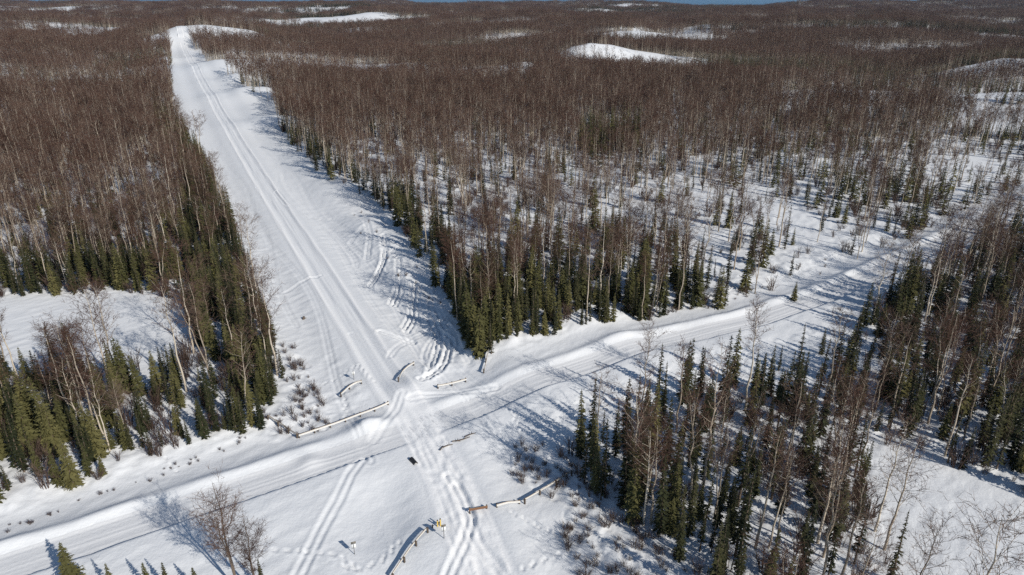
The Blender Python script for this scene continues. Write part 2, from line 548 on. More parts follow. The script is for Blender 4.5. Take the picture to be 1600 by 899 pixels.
def build_strip(name, P, a, b, da, smax, mat, lift):
    L = [0.0]
    for p, q in zip(P[:-1], P[1:]):
        L.append(L[-1] + math.hypot(q[0] - p[0], q[1] - p[1]))
    s, ss = 0.0, []
    while s < min(smax, L[-1]):
        ss.append(s)
        s += 0.4 if s < 260 else 0.4 + (s - 260) * 0.006
    ss = np.array(ss)
    # smoothed centre line, so that the strip bends instead of kinking
    def at(q):
        q = np.clip(q, 0, L[-1])
        return np.interp(q, L, [p[0] for p in P]), np.interp(q, L, [p[1] for p in P])
    cx = sum(at(ss + k)[0] for k in np.linspace(-3, 3, 7)) / 7
    cyy = sum(at(ss + k)[1] for k in np.linspace(-3, 3, 7)) / 7
    tx, ty = np.gradient(cx), np.gradient(cyy)
    n = np.hypot(tx, ty)
    nx, ny = -ty / n, tx / n
    dd = np.arange(a, b + 1e-6, da)
    X = (cx[:, None] + nx[:, None] * dd).ravel()
    Y = (cyy[:, None] + ny[:, None] * dd).ravel()
    qq = np.abs(np.tile(dd, len(ss)))
    Z = height(X, Y) + (lift if a > 0 else 0.004 + (lift - 0.004) * (1 - sstep(qq, 2.7, 3.6)))
    m = len(dd)
    i = np.arange(len(ss) - 1)[:, None] * m + np.arange(m - 1)[None, :]
    F = np.stack([i, i + m, i + m + 1, i + 1], -1).reshape(-1, 4)[:, ::-1]
    me = mesh_np(name, np.stack([X, Y, Z], 1), F)
    me.materials.append(mat)
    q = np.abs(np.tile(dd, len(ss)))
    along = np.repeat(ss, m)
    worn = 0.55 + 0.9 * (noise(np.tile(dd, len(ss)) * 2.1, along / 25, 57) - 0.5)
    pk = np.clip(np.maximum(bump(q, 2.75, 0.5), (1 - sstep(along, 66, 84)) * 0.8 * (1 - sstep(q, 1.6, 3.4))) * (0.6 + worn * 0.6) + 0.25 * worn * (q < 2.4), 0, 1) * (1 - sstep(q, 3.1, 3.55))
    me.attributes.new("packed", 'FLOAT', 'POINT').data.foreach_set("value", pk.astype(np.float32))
    me.polygons.foreach_set("use_smooth", np.ones(len(me.polygons), bool))
    return add(name, me, kind="structure")

build_ground()
build_strip("road", ROAD, 0.1, ROAD_W, 0.17, 430, M['road_snow'], 0.012)
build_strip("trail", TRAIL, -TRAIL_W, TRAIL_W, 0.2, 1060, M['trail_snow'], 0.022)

# ------------------------------------------------------------------ tree shapes (unit = metres, each its own height)
def birch_shape(seed, h, fork=False, lean=0.0, low=0.42, lod=0, wide=1.0, dense=1.0):
    """bare birch: (trunk and limbs, fine twigs)"""
    rg = random.Random(seed)
    tr, tw = MB(), MB()
    sides = (6, 4, 3)[lod]
    la = rg.uniform(0, 6.28)
    wob = [(rg.uniform(-1, 1) * 0.012 * h, rg.uniform(-1, 1) * 0.012 * h) for _ in range(10)]
    def stem(base, top_h, r0, ax, ay, n):
        pts, rad = [], []
        for i in range(n + 1):
            t = i / n
            w = wob[i % 10]
            k = min(1, t * 3)
            pts.append((base[0] + ax * t + w[0] * k, base[1] + ay * t + w[1] * k, base[2] + top_h * t))
            rad.append(r0 * (1 - 0.88 * t))
        tr.path(pts, rad, sides, cap=False)
        return pts, rad
    n = (8, 6, 3)[lod]
    r0 = 0.0095 * h + 0.02
    if lod == 2:
        r0 *= 0.7
    stems = [stem((0, 0, -0.4), h + 0.4, r0, math.cos(la) * lean * h, math.sin(la) * lean * h, n)]
    if fork:
        z0 = h * rg.uniform(0.22, 0.4)
        p = stems[0][0][int(n * z0 / h)]
        fa = rg.uniform(0, 6.28)
        stems.append(stem(p, h * 0.9 - p[2], r0 * 0.7, math.cos(fa) * 0.14 * h, math.sin(fa) * 0.14 * h, max(3, n - 2)))
    nl = int((20, 12, 9)[lod] * dense ** 0.5)
    for pts, rad in stems:
        for k in range(nl if not fork else int(nl * 0.75)):
            t = low + (1 - low) * ((k + rg.random()) / nl) ** 0.9
            t = min(t, 0.985)
            fi = t * (len(pts) - 1)
            i = min(int(fi), len(pts) - 2)
            f = fi - i
            b = Vector(pts[i]).lerp(Vector(pts[i + 1]), f)
            rb = (rad[i] + (rad[i + 1] - rad[i]) * f) * 0.5
            az = k * 2.4 + rg.uniform(-0.6, 0.6)
            up = rg.uniform(0.65, 1.25)
            ln = h * wide * (0.05 + 0.15 * math.sin(math.pi * min(1, (1 - t) / (1 - low) * 0.75 + 0.12))) * rg.uniform(0.7, 1.2)
            dv = Vector((math.cos(az), math.sin(az), up)).normalized()
            mid = b + dv * ln * 0.5
            end = mid + (dv + Vector((0, 0, 0.35))).normalized() * ln * 0.55
            if lod < 2:
                (tr if seed % 2 else tw).path([tuple(b), tuple(mid), tuple(end)], [max(rb, 0.018), max(rb * 0.6, 0.013), 0.008], 3, cap=False)
            nt_ = int((9, 8, 9)[lod] * dense)
            wd = (0.032, 0.055, 0.13)[lod]
            for j in range(nt_):
                u = rg.uniform(0.15, 1.0)
                q = b.lerp(mid, u * 2) if u < 0.5 else mid.lerp(end, u * 2 - 1)
                d2 = (dv * 0.6 + Vector((rg.uniform(-1, 1), rg.uniform(-1, 1), rg.uniform(-0.35, 1.0)))).normalized()
                l2 = ln * rg.uniform(0.3, 0.6) + 0.25
                e2 = q + d2 * l2
                sd = d2.cross(Vector((rg.uniform(-1, 1), rg.uniform(-1, 1), rg.uniform(-1, 1)))).normalized() * wd
                tw.tri(tuple(q - sd * 0.6), tuple(q + sd * 0.6), tuple(e2))
                if lod < 2:
                    for m_ in range((5, 4)[lod]):
                        q3 = q.lerp(e2, rg.uniform(0.25, 1.0))
                        d3 = (d2 * 0.7 + Vector((rg.uniform(-1, 1), rg.uniform(-1, 1), rg.uniform(-0.8, 0.8)))).normalized()
                        s3 = d3.cross(Vector((rg.uniform(-1, 1), rg.uniform(-1, 1), rg.uniform(-1, 1)))).normalized() * wd * 0.55
                        e3 = q3 + d3 * l2 * rg.uniform(0.35, 0.65)
                        tw.tri(tuple(q3 - s3), tuple(q3 + s3), tuple(e3))
    return tr, tw

def spruce_shape(seed, h, rad, low=0.04, lod=0, ragged=0.0):
    """spruce: (trunk, crown of drooping boughs)"""
    rg = random.Random(seed)
    tr, cr = MB(), MB()
    tr.path([(0, 0, -0.4), (0.02 * h * rg.uniform(-.5, .5), 0, h * 0.5), (0, 0, h)], [0.012 * h + 0.03, 0.008 * h + 0.015, 0.01], (6, 4, 3)[lod], cap=False)
    sp = (0.27, 0.42, 1.15)[lod] * (h / 8) ** 0.5
    z = h * low + 0.1
    ph = rg.uniform(0, 6.28)
    while z < h * 0.985:
        t = z / h
        rr = rad * ((1 - t) ** 0.82) * (0.86 + 0.14 * math.sin(z * 5.1 + seed)) + 0.10
        if t < 0.18:
            rr *= 0.72 + 1.5 * t
        nb = (7, 6, 5)[lod]
        for k in range(nb):
            if rg.random() < ragged * 0.55:
                continue
            az = ph + 6.283 * k / nb + rg.uniform(-0.35, 0.35)
            L = rr * rg.uniform(0.68, 1.14) * (1 - ragged * rg.random() * 0.5)
            zz = z + rg.uniform(-0.5, 0.5) * sp
            c, s = math.cos(az), math.sin(az)
            dr = rg.uniform(0.22, 0.5) * (1.15 - 0.75 * t)
            b = Vector((0, 0, zz))
            m_ = Vector((c * L * 0.55, s * L * 0.55, zz - dr * L * 0.55))
            e = Vector((c * L, s * L, zz - dr * L * 0.75))
            side = Vector((-s, c, 0))
            w = (0.15, 0.2, 0.34)[lod] * L + 0.035
            tilt = Vector((0, 0, rg.uniform(-0.5, 0.5) * w))
            if lod == 2:
                cr.tri(tuple(b - Vector((0, 0, 0.22 * L))), tuple(m_ + side * w * 1.2 + tilt), tuple(e))
                cr.tri(tuple(b + Vector((0, 0, 0.25 * L))), tuple(m_ - side * w * 1.2 - tilt), tuple(e))
                continue
            cr.quad(tuple(b), tuple(m_ + side * w + tilt), tuple(e), tuple(m_ - side * w - tilt))
            for q in range((6, 3)[lod]):
                u = rg.uniform(0.25, 0.98)
                p = b.lerp(m_, u / 0.55) if u < 0.55 else m_.lerp(e, (u - 0.55) / 0.45)
                sg = 1 if q % 2 else -1
                d2 = (side * sg * rg.uniform(0.6, 1.1) + Vector((c, s, 0)) * rg.uniform(0.3, 0.9) + Vector((0, 0, rg.uniform(-0.75, 0.25)))).normalized()
                l2 = (0.42 * L * (1.1 - 0.6 * u) + 0.07) * rg.uniform(0.7, 1.2)
                s2 = Vector((c, s, rg.uniform(-0.8, 0.8))).normalized() * l2 * 0.24
                cr.tri(tuple(p - s2), tuple(p + s2), tuple(p + d2 * l2))
        ph += 0.9
        z += sp * rg.uniform(0.8, 1.2)
    cr.path([(0, 0, h * 0.95), (0, 0, h * 1.01)], [0.05, 0.012], 4, cap=False)
    return tr, cr

def shrub_shape(seed, h, n, spread):
    rg = random.Random(seed)
    mb = MB()
    for i in range(n):
        az = rg.uniform(0, 6.28)
        out = spread * rg.uniform(0.2, 1.0)
        hh = h * rg.uniform(0.55, 1.0)
        b = Vector((math.cos(az) * 0.18, math.sin(az) * 0.18, -0.15))
        m_ = Vector((math.cos(az) * out * 0.5, math.sin(az) * out * 0.5, hh * 0.6))
        e = Vector((math.cos(az) * out, math.sin(az) * out, hh))
        mb.path([tuple(b), tuple(m_), tuple(e)], [0.018, 0.013, 0.005], 3, cap=False)
        for j in range(7):
            q = b.lerp(m_, rg.uniform(0.5, 1)) if j < 3 else m_.lerp(e, rg.random())
            d = ((e - b).normalized() * 0.8 + Vector((rg.uniform(-1, 1), rg.uniform(-1, 1), rg.uniform(-0.3, 0.9)))).normalized()
            s = d.cross(Vector((rg.uniform(-1, 1), rg.uniform(-1, 1), 0.3))).normalized() * 0.013
            mb.tri(tuple(q - s), tuple(q + s), tuple(q + d * h * rg.uniform(0.2, 0.42)))
    return mb

# looks: (description, trunk mesh, crown mesh, height of the shape)
BIRCH, SPRUCE, SHRUB = [], [], []
for i, (desc, kw) in enumerate([
        ("straight", dict()), ("slender", dict(wide=0.72, low=0.5)), ("forked", dict(fork=True)), ("leaning", dict(lean=0.10)),
        ("broad-crowned", dict(wide=1.45, low=0.34)), ("forked", dict(fork=True, wide=1.2)), ("slender", dict(wide=0.65, low=0.55, lean=0.03)),
        ("straight", dict(low=0.36))]):
    a, b = birch_shape(100 + i, 15.0, lod=0, **kw)
    BIRCH.append((desc, a.mesh("birch_trunk", M['birch_bark']), b.mesh("birch_crown", M['twigs']), 15.0))
a, b = birch_shape(540, 15.0, fork=True, wide=0.95, low=0.30, dense=1.45)
BIRCH.append(("broad dark", a.mesh("birch_trunk", M['birch_bark_dark']), b.mesh("birch_crown", M['twigs']), 15.0))
for i, (desc, rad, low, rag) in enumerate([
        ("full bushy", 2.05, 0.02, 0.0), ("narrow", 1.0, 0.06, 0.1), ("ragged thin", 0.85, 0.16, 0.55), ("full bushy", 1.85, 0.03, 0.05),
        ("narrow", 1.15, 0.05, 0.15), ("ragged thin", 1.0, 0.24, 0.45), ("spire-shaped", 1.3, 0.04, 0.1), ("spire-shaped", 1.4, 0.08, 0.15)]):
    a, b = spruce_shape(200 + i, 8.0, rad, low, 0, rag)
    SPRUCE.append((desc, a.mesh("spruce_trunk", M['spruce_bark']), b.mesh("spruce_crown", M['needles'] if desc in ('full bushy', 'spire-shaped') else M['dark_needles']), 8.0))
for i in range(5):
    SHRUB.append(shrub_shape(300 + i, 1.3, 14 + 3 * i, 0.7 + 0.1 * i).mesh("willow_shrub", M['shrub']))

def joined(name, parts):
    """one mesh out of several builders, each with its material"""
    V, Q, T, mq, mt, mats, off = [], [], [], [], [], [], 0
    for mb, mat in parts:
        if mat not in mats:
            mats.append(mat)
        k = mats.index(mat)
        V += mb.v
        Q += [tuple(i + off for i in f) for f in mb.q]
        T += [tuple(i + off for i in f) for f in mb.t]
        mq += [k] * len(mb.q)
        mt += [k] * len(mb.t)
        off += len(mb.v)
    me = mesh_np(name, V, Q, T)
    for m in mats:
        me.materials.append(m)
    if len(me.polygons) == len(mq) + len(mt):
        me.polygons.foreach_set("material_index", np.array(mq + mt, np.int32))
    return me

def proto_list(kind):
    """shapes for the many trees past the individual ones: eight near, four middle, four far"""
    out = []
    for i in range(16):
        lod = 0 if i < 8 else (1 if i < 12 else 2)
        if kind == 'birch':
            kws = [dict(), dict(wide=0.72, low=0.5), dict(fork=True), dict(lean=0.08), dict(wide=1.4, low=0.34), dict(fork=True, wide=1.2),
                   dict(wide=0.65, low=0.55), dict(low=0.36)]
            a, b = birch_shape(100 + i, 15.0, lod=lod, **kws[i % 8])
            out.append(joined("birch_far_shape", [(a, M['birch_bark']), (b, M['twigs'])]))
        else:
            rads = [1.75, 1.0, 0.85, 1.55, 1.15, 1.0, 1.3, 1.4]
            rags = [0, .1, .5, .05, .15, .4, .1, .15]
            a, b = spruce_shape(200 + i, 8.0, rads[i % 8], 0.05, lod, rags[i % 8])
            out.append(joined("spruce_far_shape", [(a, M['spruce_bark']), (b, M['needles'] if i % 8 in (0, 3, 6) else M['dark_needles'])]))
    return out

# ------------------------------------------------------------------ where things grow
def densities(X, Y):
    """trees per square metre: birch, spruce, brush; and the typical spruce height"""
    px, py = to_px(X, Y)
    d, s = pl_dist(X, Y, ROAD)
    dt, st = pl_dist(X, Y, TRAIL)
    r = np.hypot(X, Y)
    left = dt > 0
    south = d < 0
    patch = fbm(X / 42, Y / 42, 71, 2)
    patch2 = fbm(X / 17, Y / 17, 73, 2)
    bi = np.zeros(X.shape)
    sp = np.zeros(X.shape)
    br = np.zeros(X.shape)
    # left of the trail
    b_l = np.interp(py, [40, 120, 280, 330, 400, 470, 590, 640, 820], [.11, .11, .085, .05, .034, .026, .030, .034, .02])
    s_l = np.interp(py, [40, 200, 300, 360, 430, 475, 585, 640, 700, 820], [.003, .003, .010, .035, .12, .17, .12, .14, .17, .20])
    # between trail and road, and beyond
    b_m = np.interp(py, [40, 150, 200, 250, 300, 400, 430, 570], [.11, .10, .085, .042, .026, .024, .026, .022])
    s_m = np.interp(py, [40, 150, 200, 300, 390, 420, 470, 570], [.003, .004, .012, .024, .030, .07, .17, .26])
    side = sstep(px, 1000, 1180)
    b_m = b_m * (1 - side * sstep(py, 120, 260) * 0.35)
    s_m = s_m * (1 - side) + side * np.interp(py, [40, 140, 240, 420, 600], [.006, .020, .032, .028, .022])
    # south-east of the road
    b_r = np.interp(py, [200, 350, 450, 600, 900], [.030, .026, .028, .030, .028])
    s_r = np.interp(py, [200, 350, 450, 600, 900], [.02, .034, .060, .085, .075])
    bi = np.where(left & ~south, b_l, np.where(south, b_r, b_m))
    sp = np.where(left & ~south, s_l, np.where(south, s_r, s_m))
    br = np.where(left & ~south, .13, np.where(south, .075, .05)) * np.interp(py, [100, 250, 900], [.3, .7, 1.0])
    # uneven stands
    bi = bi * np.clip(0.35 + 1.5 * (patch2 - 0.15), 0.2, 1.7)
    sp = sp * np.clip(2.6 * (patch - 0.18) + 0.6 * (patch2 - 0.5), 0.2, 1.6)
    # dark spruce belts and snowy clearings farther away
    belt = sstep(fbm(X / 260, Y / 120, 81, 2), 0.58, 0.63) * sstep(r, 450, 700)
    sp = sp + belt * 0.075
    bi = bi * (1 - 0.85 * belt)
    gap = sstep(fbm(X / 150, Y / 75, 83, 2), 0.64, 0.69) * sstep(r, 350, 550)
    clear = 1 - gap * 0.93
    for (cx, cyy, rx, ry, hh) in HUMPS[:15]:
        q = np.exp(-((X - cx) / (rx * 0.8)) ** 2 - ((Y - cyy + ry * 0.25) / (ry * 0.8)) ** 2)
        q = q + 0.5 * (fbm(X / 14, Y / 14, 77, 2) - 0.5)
        clear = clear * (1 - 0.90 * sstep(q, 0.40, 0.62))
    clear = clear * np.where(inside(X, Y, OPEN_R), 0.42, 1.0)
    for P, f in GAPS:
        clear = clear * np.where(inside(X, Y, P), f, 1.0)
    clear = clear * np.where(inside(X, Y, MEADOW), 0.05, 1.0)
    hard = inside(X, Y, CORR) | inside(X, Y, BOG) | inside(X, Y, FORE) | inside(X, Y, RCLEAR)
    rn = 15.5 - 5.5 * sstep(s, 190, 300) + 1.5 * (noise(s / 5, s * 0, 91) - 0.5)
    rs = -14.0 + 10.0 * sstep(s, 262, 320)
    tall_back = sstep(-d, 16, 40) + sstep(d, -1, 0) + sstep(s, 262, 320)
    bi = bi * np.clip(0.15 + tall_back, 0, 1)
    hard |= (d > rs) & (d < rn) & (s < 520)
    hard |= (np.abs(dt) < 9) & (st < 1120)
    clear = np.where(hard, 0.0, clear)
    # spruces stand densest and smallest along the cleared edges
    edge = np.maximum((1 - sstep(d, 17, 26)) * (d > 0) * (s < 260), 0)
    corr_edge = pl_dist(X, Y, CORR[:9])[0]
    rim = left & ~south & (np.abs(corr_edge) < 12 + 5 * (patch2 - 0.5))
    sp = sp + 0.13 * rim * sstep(py, 110, 260)
    bi = np.where(rim & (py > 180), bi * 0.35, bi)
    rim2 = ~left & ~south & (np.abs(pl_dist(X, Y, CORR[10:17])[0]) < 9)
    sp = sp + 0.06 * rim2 * sstep(py, 150, 260)
    for P in BELTS:
        k = inside(X, Y, P)
        sp = sp + 0.08 * k
        belt = np.maximum(belt, k * 1.0)
        bi = np.where(k, bi * 0.25, bi)
    hs = np.where(south, 9.6, np.where(left, 7.8, 9.2)) + 3.0 * (patch2 - 0.5) - 1.6 * edge
    hs = np.where((py < 400) & ~south, 9.5, hs) + 3.0 * belt
    return bi * clear, sp * clear * (1 + 0.5 * edge), br * clear, hs

rng = np.random.default_rng(7)
R_FULL = 1300.0

def scatter(n_per_m2, rmax, rmin=22.0, half=R(49)):
    area = half * (rmax ** 2 - rmin ** 2)
    n = int(area * n_per_m2)
    rr = np.sqrt(rng.uniform(rmin ** 2, rmax ** 2, n))
    aa = rng.uniform(-half, half, n)
    return rr * np.sin(aa), rr * np.cos(aa)

def grow(dmax, which, rmax):
    X, Y = scatter(dmax, rmax)
    dn = densities(X, Y)
    keep = rng.random(len(X)) < dn[which] / dmax
    return X[keep], Y[keep], dn[3][keep]

bx, by, _ = grow(0.19, 0, R_FULL)
bh = np.clip(rng.normal(14.6, 2.4, len(bx)), 8, 20)
sx, sy, sh = grow(0.5, 1, 420.0)
sx2, sy2, sh2 = grow(0.12, 1, R_FULL)
k = np.hypot(sx2, sy2) > 420
sx, sy, sh = np.concatenate([sx, sx2[k]]), np.concatenate([sy, sy2[k]]), np.concatenate([sh, sh2[k]])
sh = np.clip(sh * rng.uniform(0.5, 1.28, len(sx)), 2.0, 14)
qx, qy, _ = grow(0.14, 2, 420.0)

# trees that stand by themselves in the photograph: pixel of the foot, height, look
LONE_SPRUCE = [((118, 925), 6.5, 0, "bushy spruce standing alone on the near verge below the road"),
               ((236, 935), 4.8, 6, "small pointed spruce beside the bare birches on the near verge"),
               ((265, 932), 4.6, 1, None), ((312, 935), 4.4, 6, None), ((412, 925), 4.6, 1, None), ((180, 940), 5.0, 6, None),
               ((496, 273), 11.5, 4, "tall dark spruce standing alone in the snow beside the trail"),
               ((575, 297), 11.0, 1, None), ((409, 662), 7.2, 1, "narrow spruce at the buried end of the long guardrail"),
               ((1103, 455), 10.5, 1, "thin spruce standing apart on the snow by the road"), ((1240, 470), 4.5, 3, None)]
LONE_BIRCH = [((372, 925), 14.5, 8, "broad bare birch on the near verge casting a long shadow over the road"),
              ((402, 935), 11.0, 8, "shorter bare birch beside the broad one on the near verge"),
              ((1000, 660), 15.0, 0, "bare birch at the front corner of the clearing stand"),
              ((930, 715), 13.5, 7, None), ((262, 160), 12.0, 1, None)]

def z_of(X, Y):
    return height(X, Y, False) - 0.05

def in_view(X, Y, h, margin=0):
    px, py = to_px(X, Y)
    c, s = math.cos(PITCH), math.sin(PITCH)
    zc = Y * c + (CAM_H - h) * s
    top = 449.5 + FPX * ((CAM_H - h) * c - Y * s) / np.maximum(zc, 1)
    return (px > -margin) & (px < 1600 + margin) & (py > 0) & (top < 899)

def split_biggest(X, Y, h, n):
    """indices of the n that show largest, and the rest"""
    size = h / np.sqrt(X ** 2 + Y ** 2 + 50 ** 2)
    size = np.where(in_view(X, Y, h), size, 0)
    o = np.argsort(-size)
    return o[:n], o[n:]

def stand_of(x, y):
    X, Y = np.array([x]), np.array([y])
    d = pl_dist(X, Y, ROAD)[0][0]
    dt = pl_dist(X, Y, TRAIL)[0][0]
    if d < 0:
        if inside(X, Y, FORE)[0]:
            return "on the near verge below the road", "near verge"
        if d > -16:
            return "at the road edge of the clearing stand", "clearing stand"
        e = pl_dist(X, Y, G([(868, 650), (880, 700), (900, 750), (960, 800), (1060, 880)]))[0][0]
        if abs(e) < 9:
            return "at the scrubby edge of the clearing stand", "clearing stand"
        c = pl_dist(X, Y, RCLEAR + RCLEAR[:1])[0][0]
        if abs(c) < 9:
            return "around the snowy clearing in the clearing stand", "clearing stand"
        return "deep in the clearing stand", "clearing stand"
    if dt > 0:
        b = abs(pl_dist(X, Y, BOG + BOG[:1])[0][0])
        if d < 25:
            return "at the road edge of the bog stand", "bog stand"
        if dt < 30:
            return "at the trail edge of the bog stand", "bog stand"
        if b < 12:
            return "beside the bog in the bog stand", "bog stand"
        return "inside the bog stand", "bog stand"
    if d < 25:
        return "at the road edge of the spruce wedge", "wedge between trail and road"
    c = abs(pl_dist(X, Y, CORR + CORR[:1])[0][0])
    if c < 9:
        return "at the trail edge of the spruce wedge", "wedge between trail and road"
    if inside(X, Y, OPEN_R)[0]:
        return "on the open snow behind the wedge", "wedge between trail and road"
    return "inside the spruce wedge by the road", "wedge between trail and road"

ALLX = np.concatenate([bx, sx])
ALLY = np.concatenate([by, sy])
ISB = np.concatenate([np.ones(len(bx), bool), np.zeros(len(sx), bool)])
def company(x, y):
    d = np.hypot(ALLX - x, ALLY - y)
    m = (d > 0.02) & (d < 2.6)
    nb, ns = int((m & ISB).sum()), int((m & ~ISB).sum())
    if nb + ns == 0:
        return "standing apart"
    if ns >= 2 and nb >= 1:
        return "amid mixed trees"
    if ns >= 2:
        return "crowded by spruces"
    if nb >= 2:
        return "crowded by birches"
    return "beside a " + ("birch" if nb else "spruce")

def plant_tree(kind, x, y, z, h, look, label=None):
    desc, trunk, crown, h0 = (BIRCH if kind == 'birch' else SPRUCE)[look]
    where, stand = stand_of(x, y)
    if kind == 'birch':
        size = "very tall" if h > 16.5 else ("tall" if h > 14.5 else ("mid-height" if h > 12.5 else "low"))
        lab = f"{size} {desc} bare birch {company(x, y)} {where}"
    else:
        size = "very tall" if h > 10.5 else ("tall" if h > 8.5 else ("mid-height" if h > 6.5 else ("small" if h > 4.5 else "tiny")))
        lab = f"{size} {desc} spruce {company(x, y)} {where}"
    root = bpy.data.objects.new(kind + "_tree", None)
    root.empty_display_size = 0.5
    col.objects.link(root)
    s = h / h0
    wide = s * random.uniform(0.9, 1.1) if kind == 'birch' else s ** 0.75 * random.uniform(0.85, 1.1)
    root.location = (x, y, z)
    root.rotation_euler = (random.uniform(-.025, .025), random.uniform(-.025, .025), random.uniform(0, 6.28))
    root.scale = (wide, wide, s)
    root["label"] = label or lab
    root["category"] = "tree"
    root["group"] = ("birches" if kind == 'birch' else "spruces") + " of the " + stand
    add("trunk", trunk, root)
    add("crown", crown, root)

random.seed(11)
N_IND = 292
def individuals(kind, X, Y, H, lone):
    for (p, h, look, lab) in lone:
        x, y = g(*p)
        plant_tree(kind, x, y, zat(x, y, False) - 0.05, h, look, lab)
    first, rest = split_biggest(X, Y, H, N_IND - len(lone))
    Z = z_of(X[first], Y[first])
    for i, z in zip(first, Z):
        if kind == 'birch':
            look = random.randrange(8)
        else:
            south = stand_of(X[i], Y[i])[1].startswith("clearing")
            look = random.choice([1, 2, 4, 5, 6, 1, 2, 4] if south else [0, 3, 6, 7, 0, 3, 1, 4])
        plant_tree(kind, float(X[i]), float(Y[i]), float(z), float(H[i]), look)
    return rest

rest_b = individuals('birch', bx, by, bh, LONE_BIRCH)
rest_s = individuals('spruce', sx, sy, sh, LONE_SPRUCE)

# ------------------------------------------------------------------ the rest of the forest: one object per kind
def forest_object(name, X, Y, Z, S, W, V, protos, label, cat):
    src = bpy.data.collections.new(name + "_shapes")
    for i, me in enumerate(protos):
        o = bpy.data.objects.new("%s_shape_%02d" % (name, i), me)
        src.objects.link(o)
    n = len(X)
    me = bpy.data.meshes.new(name)
    me.vertices.add(n)
    me.vertices.foreach_set("co", np.stack([X, Y, Z], 1).astype(np.float32).ravel())
    a = me.attributes.new("variant", 'INT', 'POINT')
    a.data.foreach_set("value", V.astype(np.int32))
    a = me.attributes.new("size", 'FLOAT_VECTOR', 'POINT')
    a.data.foreach_set("vector", np.stack([W, W, S], 1).astype(np.float32).ravel())
    a = me.attributes.new("turn", 'FLOAT_VECTOR', 'POINT')
    a.data.foreach_set("vector", np.stack([rng.normal(0, .02, n), rng.normal(0, .02, n), rng.uniform(0, 6.28, n)], 1).astype(np.float32).ravel())
    ng = bpy.data.node_groups.new(name, 'GeometryNodeTree')
    ng.interface.new_socket("Geometry", in_out='INPUT', socket_type='NodeSocketGeometry')
    ng.interface.new_socket("Geometry", in_out='OUTPUT', socket_type='NodeSocketGeometry')
    gi = ng.nodes.new("NodeGroupInput")
    go = ng.nodes.new("NodeGroupOutput")
    ci = ng.nodes.new("GeometryNodeCollectionInfo")
    ci.inputs["Collection"].default_value = src
    ci.inputs["Separate Children"].default_value = True
    ci.inputs["Reset Children"].default_value = True
    ip = ng.nodes.new("GeometryNodeInstanceOnPoints")
    ip.inputs["Pick Instance"].default_value = True
    def attr(nm, typ):
        q = ng.nodes.new("GeometryNodeInputNamedAttribute")
        q.data_type = typ
        q.inputs["Name"].default_value = nm
        return q.outputs["Attribute"]
    e2r = ng.nodes.new("FunctionNodeEulerToRotation")
    ng.links.new(attr("turn", 'FLOAT_VECTOR'), e2r.inputs[0])
    ng.links.new(gi.outputs[0], ip.inputs["Points"])
    ng.links.new(ci.outputs[0], ip.inputs["Instance"])
    ng.links.new(attr("variant", 'INT'), ip.inputs["Instance Index"])
    ng.links.new(e2r.outputs[0], ip.inputs["Rotation"])
    ng.links.new(attr("size", 'FLOAT_VECTOR'), ip.inputs["Scale"])
    ng.links.new(ip.outputs[0], go.inputs[0])
    o = add(name, me, label=label, cat=cat, kind="stuff")
    md = o.modifiers.new("scatter", 'NODES')
    md.node_group = ng
    return o

def lod_variant(X, Y, a=230, b=520):
    r = np.hypot(X, Y) * rng.uniform(0.9, 1.1, len(X))
    v = rng.integers(0, 8, len(X))
    v = np.where(r > a, 8 + v % 4, v)
    return np.where(r > b, 12 + v % 4, v)

X, Y, Hh = bx[rest_b], by[rest_b], bh[rest_b]
s_ = Hh / 15.0
forest_object("birch_forest", X, Y, z_of(X, Y), s_, s_ * rng.uniform(0.85, 1.15, len(X)), lod_variant(X, Y), proto_list('birch'),
              "brown mass of bare birch forest stretching away to the hills", "forest")
n_b = len(X)
X, Y, Hh = sx[rest_s], sy[rest_s], sh[rest_s]
s_ = Hh / 8.0
forest_object("spruce_forest", X, Y, z_of(X, Y), s_, s_ ** 0.75 * rng.uniform(0.85, 1.1, len(X)), lod_variant(X, Y), proto_list('spruce'),
              "dark green spruces scattered through the bare forest", "forest")
n_s = len(X)
bs = 0.7 + 2.9 * rng.random(len(qx)) ** 1.6
forest_object("brush", qx, qy, z_of(qx, qy), bs, bs * 0.8, rng.integers(0, 5, len(qx)), SHRUB,
              "low brown brush growing under the trees", "brush")

# far woods, patch by patch
def far_patches():
    out = []
    for i in range(6):
        rg = random.Random(900 + i)
        parts = []
        for k in range(30):
            x, y = rg.uniform(-14, 14), rg.uniform(-14, 14)
            if rg.random() < (0.12 if i < 4 else 0.75):
                a, b = spruce_shape(k + 40 * i, 13.0 * rg.uniform(0.7, 1.15), 2.1, 0.05, 2)
                mats = (M['spruce_bark'], M['dark_needles'])
            else:
                a, b = birch_shape(k + 40 * i, 13.5 * rg.uniform(0.75, 1.2), lod=2, wide=1.3)
                mats = (M['birch_bark'], M['twigs'])
            for mb in (a, b):
                mb.v = [(p[0] + x, p[1] + y, p[2]) for p in mb.v]
            parts += [(a, mats[0]), (b, mats[1])]
        out.append(joined("woodland_patch", parts))
    return out
rr = np.sqrt(rng.uniform(1290 ** 2, 6300 ** 2, 60000))
aa = rng.uniform(-R(46), R(46), len(rr))
X, Y = rr * np.sin(aa), rr * np.cos(aa)
keep = (fbm(X / 420, Y / 200, 83, 3) < 0.70) & (Y + 0.25 * X < 6100)
X, Y = X[keep], Y[keep]
dark = fbm(X / 500, Y / 200, 87, 2) > 0.58
V = np.where(dark, 4 + rng.integers(0, 2, len(X)), rng.integers(0, 4, len(X)))
s_ = rng.uniform(0.85, 1.15, len(X))
forest_object("distant_woods", X, Y, height(X, Y, False), s_, s_, V, far_patches(),
              "far woods fading towards the blue lowland on the horizon", "forest")
print("FOREST", n_b, n_s, len(qx), len(X))

